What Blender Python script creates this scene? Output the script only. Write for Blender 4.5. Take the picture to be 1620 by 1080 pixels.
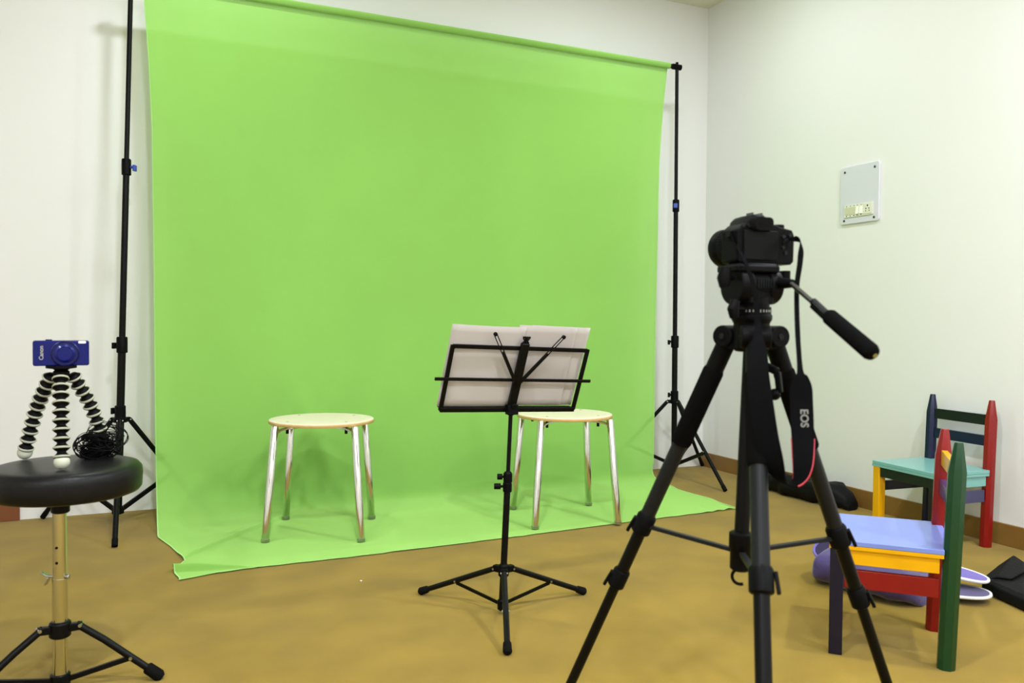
import bpy, math, random
from mathutils import Vector, Matrix, Quaternion, noise

# ------------------------------------------------------------------ reset
for o in list(bpy.data.objects):
    bpy.data.objects.remove(o, do_unlink=True)
scene = bpy.context.scene
COL = scene.collection
R = math.radians
V3 = Vector

# ------------------------------------------------------------------ camera, world, lights, exposure
EYE = 0.88
yaw, pitch, roll = 0.42472, 0.024182, 0.0082689
cd = bpy.data.cameras.new('camera')
cam = bpy.data.objects.new('camera', cd)
COL.objects.link(cam)
fwd = V3((math.sin(yaw) * math.cos(pitch), math.cos(yaw) * math.cos(pitch), -math.sin(pitch)))
rt = V3((math.cos(yaw), -math.sin(yaw), 0))
up = rt.cross(fwd)
r2 = rt * math.cos(roll) + up * math.sin(roll)
u2 = -rt * math.sin(roll) + up * math.cos(roll)
cam.matrix_world = Matrix(((r2.x, u2.x, -fwd.x, 0), (r2.y, u2.y, -fwd.y, 0), (r2.z, u2.z, -fwd.z, EYE), (0, 0, 0, 1)))
cd.sensor_width = 36.0
cd.lens = 1293.96 / 1620 * 36.0
cd.clip_start = 0.02
cd.dof.use_dof = True
cd.dof.focus_distance = 3.2
cd.dof.aperture_fstop = 5.6
scene.camera = cam

world = bpy.data.worlds.new('world')
scene.world = world
world.use_nodes = True
world.node_tree.nodes['Background'].inputs[0].default_value = (0.8, 0.85, 1.0, 1)
world.node_tree.nodes['Background'].inputs[1].default_value = 0.05

scene.view_settings.view_transform = 'Standard'
scene.view_settings.look = 'None'
scene.view_settings.gamma = 1.0
scene.view_settings.use_curve_mapping = False
scene.view_settings.exposure = 0.0

CEIL = 2.80
WX, WY = 3.159, 4.11          # right wall, back wall
LX, FY = -2.6, -1.6           # left wall, wall behind the camera

def ceiling_or_fill_lamp(x, y, power, size=0.11, spread=180):
    l = bpy.data.lights.new('ceiling_or_fill_light', 'AREA')
    l.shape = 'SQUARE'
    l.size = size
    l.energy = power
    l.spread = R(spread)
    l.color = (0.96, 0.99, 1.06)
    o = bpy.data.objects.new('ceiling_or_fill_light', l)
    o.location = (x, y, CEIL - 0.012)
    COL.objects.link(o)
    return o
for x, y, p in [(0.25, 3.14, 13), (2.33, 3.14, 10),
                (-1.6, -0.9, 46), (0.25, 1.0, 44), (2.33, 1.0, 38), (0.25, -0.9, 46), (2.33, -0.9, 46)]:  # rear left entry is an unseen fill, added to brighten the right wall
    ceiling_or_fill_lamp(x, y, p)

# ------------------------------------------------------------------ materials
def srgb(r, g, b):
    f = lambda c: (c / 255 / 12.92) if c / 255 <= 0.04045 else ((c / 255 + 0.055) / 1.055) ** 2.4
    return (f(r), f(g), f(b), 1)

def mat(name, col, rough=0.5, metal=0.0, bump=0.0, bscale=200.0, var=0.0, vscale=20.0, spec=0.5, coat=0.0, sheen=0.0):
    m = bpy.data.materials.new(name)
    m.use_nodes = True
    nt = m.node_tree
    b = nt.nodes['Principled BSDF']
    b.inputs['Base Color'].default_value = col
    b.inputs['Roughness'].default_value = rough
    b.inputs['Metallic'].default_value = metal
    b.inputs['Specular IOR Level'].default_value = spec
    b.inputs['Coat Weight'].default_value = coat
    b.inputs['Sheen Weight'].default_value = sheen
    tc = nt.nodes.new('ShaderNodeTexCoord')
    if bump > 0:
        n = nt.nodes.new('ShaderNodeTexNoise'); n.inputs['Scale'].default_value = bscale
        n.inputs['Detail'].default_value = 3
        bp = nt.nodes.new('ShaderNodeBump'); bp.inputs['Strength'].default_value = bump
        bp.inputs['Distance'].default_value = 0.002
        nt.links.new(tc.outputs['Object'], n.inputs['Vector'])
        nt.links.new(n.outputs['Fac'], bp.inputs['Height'])
        nt.links.new(bp.outputs['Normal'], b.inputs['Normal'])
    if var > 0:
        n = nt.nodes.new('ShaderNodeTexNoise'); n.inputs['Scale'].default_value = vscale
        n.inputs['Detail'].default_value = 4
        rmp = nt.nodes.new('ShaderNodeValToRGB')
        rmp.color_ramp.elements[0].position = 0.3
        rmp.color_ramp.elements[1].position = 0.7
        rmp.color_ramp.elements[0].color = tuple(c * (1 - var) for c in col[:3]) + (1,)
        rmp.color_ramp.elements[1].color = tuple(min(1, c * (1 + var)) for c in col[:3]) + (1,)
        nt.links.new(tc.outputs['Object'], n.inputs['Vector'])
        nt.links.new(n.outputs['Fac'], rmp.inputs['Fac'])
        nt.links.new(rmp.outputs['Color'], b.inputs['Base Color'])
    return m

M = {}
M['wall'] = mat('wall_paint', (0.795, 0.80, 0.79, 1), 0.55, bump=0.08, bscale=60, var=0.012, vscale=1.2)
M['ceiling'] = mat('ceiling_paint', (0.80, 0.80, 0.66, 1), 0.8)
M['carpet'] = mat('carpet', (0.275, 0.177, 0.013, 1), 0.95, bump=0.7, bscale=700, var=0.15, vscale=4.5, spec=0.1, sheen=0.15)
M['skirting'] = mat('skirting_board', srgb(132, 98, 46), 0.4, var=0.08, vscale=8)
M['skirting_red'] = mat('red_brown_skirting', srgb(122, 72, 44), 0.35)
M['black_metal'] = mat('black_painted_metal', (0.003, 0.003, 0.0033, 1), 0.36, spec=0.13)
M['black_plastic'] = mat('black_plastic', (0.003, 0.003, 0.0034, 1), 0.45, spec=0.07)
M['black_rubber'] = mat('black_rubber', (0.005, 0.005, 0.005, 1), 0.75, bump=0.2, bscale=500, spec=0.06)
M['black_foam'] = mat('black_foam', (0.004, 0.004, 0.004, 1), 0.95, bump=0.5, bscale=900, spec=0.03)
M['grey_metal'] = mat('dark_grey_metal', (0.012, 0.013, 0.014, 1), 0.38, metal=0.15, spec=0.15)
M['black_leather'] = mat('black_leatherette', (0.006, 0.006, 0.0065, 1), 0.36, bump=0.2, bscale=350, spec=0.2)
M['black_fabric'] = mat('black_nylon', (0.0045, 0.0045, 0.005, 1), 0.55, bump=0.6, bscale=90, spec=0.12)
M['camera_body'] = mat('camera_body_black', (0.003, 0.003, 0.0035, 1), 0.42, bump=0.15, bscale=800, spec=0.06)
M['screen_glass'] = mat('screen_glass', (0.005, 0.0055, 0.0055, 1), 0.3, spec=0.07)
M['lens_glass'] = mat('lens_glass', (0.01, 0.01, 0.02, 1), 0.05, coat=1.0)
M['chrome'] = mat('chrome', (0.78, 0.78, 0.75, 1), 0.10, metal=1.0)
M['chrome_soft'] = mat('worn_chrome', (0.66, 0.66, 0.64, 1), 0.15, metal=1.0)
M['strap_black'] = mat('strap_webbing', (0.003, 0.003, 0.0035, 1), 0.85, spec=0.04, bump=0.3, bscale=600)
M['dark_steel'] = mat('dark_steel', (0.12, 0.12, 0.12, 1), 0.25, metal=0.9)
M['steel'] = mat('steel', (0.5, 0.5, 0.48, 1), 0.3, metal=1.0)
M['blue_plastic'] = mat('blue_plastic', srgb(40, 70, 170), 0.35)
M['blue_camera'] = mat('blue_camera_body', (0.003, 0.006, 0.115, 1), 0.22, metal=0.2, coat=0.12, spec=0.25)
M['blue_dark'] = mat('blue_lens_ring', (0.003, 0.005, 0.08, 1), 0.25, metal=0.3, coat=0.2, spec=0.3)
M['white_plastic'] = mat('white_plastic', (0.80, 0.81, 0.80, 1), 0.35)
M['flash'] = mat('flash_window', (0.9, 0.9, 0.9, 1), 0.15, coat=0.8)
M['letter_grey'] = mat('grey_lettering', (0.32, 0.33, 0.30, 1), 0.5)
M['letter_dim'] = mat('dim_grey_lettering', (0.16, 0.16, 0.14, 1), 0.6)
M['ring_rubber'] = mat('grey_ring_rubber', srgb(168, 170, 150), 0.6)
M['pale_rubber'] = mat('pale_grey_rubber', srgb(196, 200, 180), 0.6)
M['paper_opaque'] = mat('paper', (0.78, 0.77, 0.74, 1), 0.7)
M['red_trim'] = mat('red_piping', srgb(190, 40, 60), 0.5)
M['wood_light'] = mat('birch_seat', srgb(250, 236, 216), 0.35, var=0.03, vscale=9, coat=0.15)
M['ply_edge'] = mat('plywood_edge', srgb(205, 170, 110), 0.5, var=0.06, vscale=60)
M['panel'] = mat('switch_panel', srgb(214, 214, 226), 0.2, coat=0.4)
M['module'] = mat('switch_module', srgb(222, 224, 208), 0.35)
M['module_beige'] = mat('switch_blank', srgb(205, 205, 175), 0.4)
M['switch_white'] = mat('rocker', srgb(244, 244, 236), 0.3)
M['hole'] = mat('socket_hole', (0.004, 0.004, 0.004, 1), 0.7, spec=0.05)
def gloss(n, c): M[n] = mat(n + '_enamel', c, 0.28, spec=0.35, coat=0.12, bump=0.05, bscale=40)
gloss('red_paint', srgb(130, 16, 18)); gloss('navy_paint', srgb(14, 20, 56)); gloss('green_paint', srgb(16, 60, 32))
gloss('yellow_paint', srgb(228, 168, 6)); gloss('periwinkle_paint', srgb(122, 140, 214)); gloss('teal_paint', srgb(122, 178, 174))
gloss('black_paint', srgb(14, 16, 26)); gloss('violet_paint', srgb(66, 58, 112)); gloss('dark_green_paint', srgb(18, 40, 34))
gloss('indigo_paint', srgb(16, 16, 40)); gloss('slate_violet_paint', srgb(62, 63, 98))
M['purple_fabric'] = mat('purple_fabric', srgb(64, 50, 108), 0.75, bump=0.5, bscale=120, sheen=0.3)
M['purple_lining'] = mat('purple_lining', srgb(104, 88, 174), 0.7, sheen=0.2)
M['white_piping'] = mat('white_piping', srgb(225, 225, 225), 0.5)
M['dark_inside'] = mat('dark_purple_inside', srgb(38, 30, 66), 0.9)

def thin_cloth(name, col, transl, trans, weave):
    m = bpy.data.materials.new(name); m.use_nodes = True
    nt = m.node_tree; nt.nodes.clear()
    N = nt.nodes.new; L = nt.links.new
    out = N('ShaderNodeOutputMaterial')
    df = N('ShaderNodeBsdfDiffuse'); df.inputs['Roughness'].default_value = 1
    tr = N('ShaderNodeBsdfTranslucent')
    tp = N('ShaderNodeBsdfTransparent')
    tc = N('ShaderNodeTexCoord')
    n1 = N('ShaderNodeTexNoise'); n1.inputs['Scale'].default_value = 1.4; n1.inputs['Detail'].default_value = 5
    rp = N('ShaderNodeValToRGB')
    rp.color_ramp.elements[0].position = 0.3; rp.color_ramp.elements[1].position = 0.7
    rp.color_ramp.elements[0].color = tuple(c * 0.965 for c in col[:3]) + (1,)
    rp.color_ramp.elements[1].color = tuple(c * 1.035 for c in col[:3]) + (1,)
    L(tc.outputs['Object'], n1.inputs['Vector']); L(n1.outputs['Fac'], rp.inputs['Fac'])
    L(rp.outputs['Color'], df.inputs['Color']); L(rp.outputs['Color'], tr.inputs['Color'])
    tp.inputs['Color'].default_value = tuple(0.35 + 0.65 * c for c in col[:3]) + (1,)
    n2 = N('ShaderNodeTexNoise'); n2.inputs['Scale'].default_value = weave; n2.inputs['Detail'].default_value = 2
    bp = N('ShaderNodeBump'); bp.inputs['Strength'].default_value = 0.15; bp.inputs['Distance'].default_value = 0.001
    L(tc.outputs['Object'], n2.inputs['Vector']); L(n2.outputs['Fac'], bp.inputs['Height'])
    L(bp.outputs['Normal'], df.inputs['Normal'])
    m1 = N('ShaderNodeMixShader'); m1.inputs[0].default_value = transl
    L(df.outputs[0], m1.inputs[1]); L(tr.outputs[0], m1.inputs[2])
    m2 = N('ShaderNodeMixShader'); m2.inputs[0].default_value = trans
    L(m1.outputs[0], m2.inputs[1]); L(tp.outputs[0], m2.inputs[2])
    L(m2.outputs[0], out.inputs['Surface'])
    return m
M['green_cloth'] = thin_cloth('green_muslin', (0.415, 0.755, 0.19, 1), 0.18, 0.18, 300)
M['hem'] = thin_cloth('pale_green_hem', (0.46, 0.76, 0.30, 1), 0.2, 0.0, 300)
M['paper'] = thin_cloth('sheet_paper', (0.64, 0.60, 0.575, 1), 0.30, 0.0, 200)

# ------------------------------------------------------------------ mesh helpers
ROOT = {}          # object -> world matrix of its root

def frame(d):
    d = d.normalized()
    a = V3((0, 0, 1)) if abs(d.z) < 0.9 else V3((1, 0, 0))
    x = a.cross(d).normalized()
    return x, d.cross(x).normalized(), d

class MB:
    def __init__(s): s.v = []; s.f = []
    def add(s, vs, fs):
        n = len(s.v); s.v += [V3(p) for p in vs]; s.f += [tuple(i + n for i in f) for f in fs]; return s
    def box(s, c, size, rot=None):
        c = V3(c); h = [k / 2 for k in size]
        vs = []
        for z in (-1, 1):
            for x, y in ((-1, -1), (1, -1), (1, 1), (-1, 1)):
                p = V3((x * h[0], y * h[1], z * h[2]))
                if rot is not None: p = rot @ p
                vs.append(c + p)
        return s.add(vs, [(3, 2, 1, 0), (4, 5, 6, 7), (0, 1, 5, 4), (1, 2, 6, 5), (2, 3, 7, 6), (3, 0, 4, 7)])
    def beam(s, a, b, w, h, upv=(0, 0, 1)):
        a = V3(a); b = V3(b); d = (b - a); L = d.length; d.normalize()
        x = d.cross(V3(upv)).normalized(); z = x.cross(d)
        return s.box((a + b) / 2, (w, L, h), Matrix((x, d, z)).transposed())
    def tube(s, pts, r, n=12, closed=False, caps=True, squash=None):
        pts = [V3(p) for p in pts]; k = len(pts)
        rs = r if isinstance(r, (list, tuple)) else [r] * k
        vs = []; fs = []; prev = None
        for i, p in enumerate(pts):
            if closed: t = pts[(i + 1) % k] - pts[i - 1]
            elif i == 0: t = pts[1] - p
            elif i == k - 1: t = p - pts[i - 1]
            else: t = (pts[i + 1] - p).normalized() + (p - pts[i - 1]).normalized()
            if t.length < 1e-9: t = V3((0, 0, 1))
            t.normalize()
            if prev is None: x, y, _ = frame(t)
            else:
                x = prev - t * prev.dot(t)
                if x.length < 1e-6: x = frame(t)[0]
                x.normalize(); y = t.cross(x)
            prev = x
            for j in range(n):
                a = 2 * math.pi * j / n
                vs.append(p + (x * math.cos(a) + y * math.sin(a)) * rs[i])
        m = k if closed else k - 1
        for i in range(m):
            for j in range(n):
                a = i * n + j; b = i * n + (j + 1) % n
                c = ((i + 1) % k) * n + (j + 1) % n; d = ((i + 1) % k) * n + j
                fs.append((a, b, c, d))
        if not closed and caps:
            fs.append(tuple(range(n - 1, -1, -1)))
            fs.append(tuple((k - 1) * n + j for j in range(n)))
        return s.add(vs, fs)
    def cyl(s, a, b, r0, r1=None, n=20): return s.tube([a, b], [r0, r0 if r1 is None else r1], n)
    def lathe(s, prof, origin, axis=(0, 0, 1), n=40):
        o = V3(origin); x, y, d = frame(V3(axis)); k = len(prof); vs = []; fs = []
        for r, h in prof:
            for j in range(n):
                a = 2 * math.pi * j / n
                vs.append(o + d * h + (x * math.cos(a) + y * math.sin(a)) * max(r, 1e-5))
        for i in range(k - 1):
            for j in range(n):
                fs.append((i * n + j, i * n + (j + 1) % n, (i + 1) * n + (j + 1) % n, (i + 1) * n + j))
        fs.append(tuple(range(n - 1, -1, -1))); fs.append(tuple((k - 1) * n + j for j in range(n)))
        return s.add(vs, fs)
    def ball(s, c, r, n=16, sc=(1, 1, 1)):
        c = V3(c); vs = []; fs = []; m = n // 2
        for i in range(m + 1):
            t = math.pi * i / m
            for j in range(n):
                a = 2 * math.pi * j / n
                rr = max(math.sin(t), 1e-3)
                vs.append(c + V3((rr * math.cos(a) * r * sc[0], rr * math.sin(a) * r * sc[1], -math.cos(t) * r * sc[2])))
        for i in range(m):
            for j in range(n):
                fs.append((i * n + j, i * n + (j + 1) % n, (i + 1) * n + (j + 1) % n, (i + 1) * n + j))
        fs.append(tuple(range(n - 1, -1, -1))); fs.append(tuple(m * n + j for j in range(n)))
        return s.add(vs, fs)
    def prism(s, pts, off):
        """closed outline (list of 3D points) pushed along off"""
        n = len(pts); off = V3(off)
        vs = [V3(p) for p in pts] + [V3(p) + off for p in pts]
        fs = [tuple(range(n - 1, -1, -1)), tuple(range(n, 2 * n))]
        fs += [(i, (i + 1) % n, n + (i + 1) % n, n + i) for i in range(n)]
        return s.add(vs, fs)
    def loft(s, secs, caps=True):
        n = len(secs[0]); vs = [p for q in secs for p in q]; fs = []
        for i in range(len(secs) - 1):
            for j in range(n):
                fs.append((i * n + j, i * n + (j + 1) % n, (i + 1) * n + (j + 1) % n, (i + 1) * n + j))
        if caps:
            fs.append(tuple(range(n - 1, -1, -1))); fs.append(tuple((len(secs) - 1) * n + j for j in range(n)))
        return s.add(vs, fs)
    def grid(s, fn, nu, nv):
        vs = [fn(i / nu, j / nv) for j in range(nv + 1) for i in range(nu + 1)]
        fs = [(j * (nu + 1) + i, j * (nu + 1) + i + 1, (j + 1) * (nu + 1) + i + 1, (j + 1) * (nu + 1) + i)
              for j in range(nv) for i in range(nu)]
        return s.add(vs, fs)
    def build(s, name, m, parent=None, local=False, smooth=True, bevel=0.0, seg=2, ang=35, sub=0, solid=0.0):
        me = bpy.data.meshes.new(name)
        W = ROOT.get(parent, Matrix.Identity(4)) if parent else Matrix.Identity(4)
        inv = Matrix.Identity(4) if local else W.inverted()
        me.from_pydata([inv @ p for p in s.v], [], s.f)
        me.update()
        me.materials.append(m)
        if smooth:
            me.polygons.foreach_set('use_smooth', [True] * len(me.polygons))
            if not sub: me.set_sharp_from_angle(angle=R(ang))
        o = bpy.data.objects.new(name, me)
        COL.objects.link(o)
        if parent:
            o.parent = parent; ROOT[o] = W
        if solid:
            q = o.modifiers.new('thickness', 'SOLIDIFY'); q.thickness = solid; q.offset = 0
        if bevel:
            b = o.modifiers.new('bevel', 'BEVEL'); b.width = bevel; b.segments = seg; b.limit_method = 'ANGLE'
            b.angle_limit = R(40)
        if sub:
            q = o.modifiers.new('smooth', 'SUBSURF'); q.levels = sub; q.render_levels = sub
        return o

def thing(name, label, cat, loc=(0, 0, 0), rotz=0.0, group=None):
    o = bpy.data.objects.new(name, None)
    o.location = loc; o.rotation_euler = (0, 0, rotz)
    o.empty_display_size = 0.1
    COL.objects.link(o)
    ROOT[o] = Matrix.Translation(V3(loc)) @ Matrix.Rotation(rotz, 4, 'Z')
    o['label'] = label; o['category'] = cat
    if group: o['group'] = group
    return o
def tag(o, label, cat, group=None):
    o['label'] = label; o['category'] = cat
    if group: o['group'] = group
    return o
def struct(o): o['kind'] = 'structure'; return o
def copy_tree(o, parent=None):
    c = o.copy(); COL.objects.link(c)
    if parent: c.parent = parent
    for ch in list(o.children): copy_tree(ch, c)
    return c
def catmull(pts, n=8):
    pts = [V3(p) for p in pts]; P = [pts[0] * 2 - pts[1]] + pts + [pts[-1] * 2 - pts[-2]]
    out = []
    for i in range(1, len(P) - 2):
        a, b, c, d = P[i - 1:i + 3]
        for k in range(n):
            t = k / n
            out.append(0.5 * ((2 * b) + (c - a) * t + (2 * a - 5 * b + 4 * c - d) * t * t + (3 * b - a - 3 * c + d) * t ** 3))
    out.append(pts[-1]); return out
def lerp(a, b, t): return a + (b - a) * t
def text_mesh(name, body, size, m, parent, origin, xdir, ydir, ext=0.0004):
    cu = bpy.data.curves.new(name, 'FONT'); cu.body = body; cu.size = size; cu.extrude = ext
    cu.offset = size * .02; cu.align_x = 'CENTER'; cu.align_y = 'CENTER'
    tmp = bpy.data.objects.new(name + '_tmp', cu); COL.objects.link(tmp)
    dg = bpy.context.evaluated_depsgraph_get(); dg.update()
    me = bpy.data.meshes.new_from_object(tmp.evaluated_get(dg))
    bpy.data.objects.remove(tmp, do_unlink=True)
    x = V3(xdir).normalized(); y = V3(ydir).normalized(); z = x.cross(y)
    T = Matrix.Translation(V3(origin)) @ Matrix((x, y, z)).transposed().to_4x4()
    W = ROOT.get(parent, Matrix.Identity(4))
    me.transform(W.inverted() @ T)
    me.materials.clear(); me.materials.append(m)
    o = bpy.data.objects.new(name, me); COL.objects.link(o); o.parent = parent; ROOT[o] = W
    return o

# ------------------------------------------------------------------ the room
T = 0.12
struct(MB().box(((LX + WX) / 2, (FY + WY) / 2, -T / 2), (WX - LX + 2 * T, WY - FY + 2 * T, T)).build('floor', M['carpet'], smooth=False))
struct(MB().box(((LX + WX) / 2, (FY + WY) / 2, CEIL + T / 2), (WX - LX + 2 * T, WY - FY + 2 * T, T)).build('ceiling', M['ceiling'], smooth=False))
struct(MB().box(((LX + WX) / 2, WY + T / 2, CEIL / 2), (WX - LX + 2 * T, T, CEIL)).build('wall_back', M['wall'], smooth=False))
struct(MB().box(((LX + WX) / 2, FY - T / 2, CEIL / 2), (WX - LX + 2 * T, T, CEIL)).build('wall_front', M['wall'], smooth=False))
struct(MB().box((WX + T / 2, (FY + WY) / 2, CEIL / 2), (T, WY - FY, CEIL)).build('wall_right', M['wall'], smooth=False))
struct(MB().box((LX - T / 2, (FY + WY) / 2, CEIL / 2), (T, WY - FY, CEIL)).build('wall_left', M['wall'], smooth=False))
struct(MB().box((WX - 0.006, (FY + WY) / 2, 0.0435), (0.012, WY - FY, 0.087)).build('baseboard_right', M['skirting'], smooth=False, bevel=0.002))
struct(MB().box(((LX - 0.487) / 2, WY - 0.008, 0.055), (-0.487 - LX, 0.016, 0.11)).build('baseboard_back', M['skirting_red'], smooth=False, bevel=0.002))

# ------------------------------------------------------------------ backdrop stands
def backdrop_stand(label, base, topx, ztop, legs, hubz, colz, lowz, blue_dir, blue_z, br=(0.016, 0.013, 0.010), collar3=True):
    t = thing('backdrop_stand', label, 'light stand', (base[0], base[1], 0), group='stands holding the green backdrop')
    bx, by = base
    def ax(z): return V3((lerp(bx, topx, z / ztop), by, z))
    kd0 = V3((-.911, .412, 0))
    z1, z2 = colz
    MB().cyl(ax(lowz), ax(z1), br[0]).build('lower_pole', M['black_metal'], t)
    MB().cyl(ax(z1 - .02), ax(z2), br[1]).build('middle_pole', M['black_metal'], t)
    MB().cyl(ax(z2 - .02), ax(ztop), br[2]).build('upper_pole', M['black_metal'], t)
    for z, r in ((z1, br[0] + .006), (z2, br[1] + .006)):
        c = MB().lathe([(r - .003, -.035), (r, -.032), (r, .028), (r - .002, .034)], ax(z), n=24).build('collar', M['black_plastic'], t)
        blue = abs(z - blue_z) < 1e-6
        kd = V3(blue_dir).normalized() if blue else kd0
        k = MB().cyl(ax(z), ax(z) + kd * .028, .006)
        k.box(ax(z) + kd * .034 + V3((0, 0, -.004)), (.012, .022, .026), Matrix.Rotation(math.atan2(kd.y, kd.x), 3, 'Z'))
        k.build('knob', M['blue_plastic'] if blue else M['black_plastic'], c, bevel=.002)
        if blue: bpy.data.objects[c.children[0].name]['label'] = 'blue locking knob'
    hub = MB().lathe([(br[0] + .003, -.02), (br[0] + .012, -.018), (br[0] + .012, .0), (br[0] + .006, .004), (br[0] + .006, .05), (br[0] + .003, .054)], ax(hubz), n=24)
    for az, r in legs:
        d = V3((math.cos(R(az)), math.sin(R(az)), 0))
        hub.beam(ax(hubz) + V3((0, 0, -.008)), ax(hubz) + d * .042 + V3((0, 0, -.008)), .018, .02)
    hub = hub.build('leg_collar', M['black_plastic'], t, bevel=.002)
    MB().cyl(ax(hubz + .03), ax(hubz + .03) + kd0 * .03, .007).box(ax(hubz + .03) + kd0 * .032, (.010, .020, .026), Matrix.Rotation(math.atan2(kd0.y, kd0.x), 3, 'Z')).build('knob', M['black_plastic'], hub)
    MB().lathe([(br[0], -.018), (br[0] + .008, -.015), (br[0] + .008, .012), (br[0], .016)], ax(lowz), n=24).build('brace_collar', M['black_plastic'], t)
    for az, r in legs:
        d = V3((math.cos(R(az)), math.sin(R(az)), 0)); side = V3((-d.y, d.x, 0))
        top = ax(hubz) + d * .040 + V3((0, 0, -.008)); foot = V3((bx, by, 0)) + d * r + V3((0, 0, .008))
        lg = MB().tube([top, foot], .0105, 14).build('leg', M['black_metal'], t)
        MB().tube([foot + (top - foot).normalized() * .03, foot - (top - foot).normalized() * 0.0], .0114, 14).build('foot_cap', M['black_rubber'], lg)
        q = lerp(top, foot, .58)
        MB().beam(ax(lowz) + d * .018, q - V3((0, 0, .006)), .009, .019).build('brace', M['black_metal'], t)
        for p in (top, q): MB().cyl(p - side * .0125, p + side * .0125, .0035, n=10).build('rivet', M['steel'], lg)
    # top spigot with wing nut
    MB().cyl(ax(ztop), ax(ztop) + V3((0, 0, .03)), .006).build('spigot', M['steel'], t)
    return t
BZ = 2.325          # height of the crossbar
BY = 3.865
backdrop_stand('tall black tripod stand left of the green backdrop, behind the round black stool', (-0.098, BY), -0.040, BZ - .015,
               [(-90, .405), (144, .372), (28, .39)], .455, (.768, 1.524), .062, (1, -.35, 0), 1.524)
backdrop_stand('tall black tripod stand right of the green backdrop, near the room corner', (2.772, BY), 2.757, BZ - .015,
               [(-90, .455), (31, .43), (152, .42)], .440, (.774, 1.545), .075, (-.62, -.78, 0), 1.545)
cb = thing('crossbar', 'black horizontal pole across both stands carrying the green backdrop', 'pole', (1.35, BY, BZ))
MB().cyl((-.075, BY, BZ), (2.782, BY, BZ), .0125, n=20).build('pole', M['black_metal'], cb)
for x in (-.040, 2.757):
    MB().cyl((x - .03, BY, BZ), (x + .025, BY, BZ), .016, n=20).cyl((x, BY, BZ - .014), (x, BY, BZ + .026), .008).build('end_cap', M['black_plastic'], cb)

# ------------------------------------------------------------------ green backdrop
VY = BY + 0.018
def pw(tab, x):
    if x <= tab[0][0]: return tab[0][1]
    for (a, b), (c, d) in zip(tab, tab[1:]):
        if x <= c: 
            t = (x - a) / (c - a); t = t * t * (3 - 2 * t) if False else t
            return b + (d - b) * t
    return tab[-1][1]
LE = [(0.0, .054), (.07, .054), (.42, .050), (1.16, .045), (1.7, .039), (2.0, .026), (2.33, .004)]
RE = [(0.0, 2.632), (.42, 2.632), (1.27, 2.642), (1.8, 2.656), (2.1, 2.680), (2.33, 2.706)]
FL = [(2.93, .108), (2.96, .112), (3.02, .100), (3.07, .094), (3.12, .118), (3.174, .138), (3.25, .124), (3.39, .098), (3.55, .056), (3.9, .054)]
FR = [(3.05, 2.556), (3.32, 2.590), (3.45, 2.575), (3.55, 2.572), (3.72, 2.615), (3.86, 2.632), (3.9, 2.632)]
FF = [(0, 2.940), (.05, 2.975), (.12, 2.988), (.25, 2.987), (.5, 3.010), (.77, 3.050), (.9, 3.062), (1.0, 3.067)]
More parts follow.
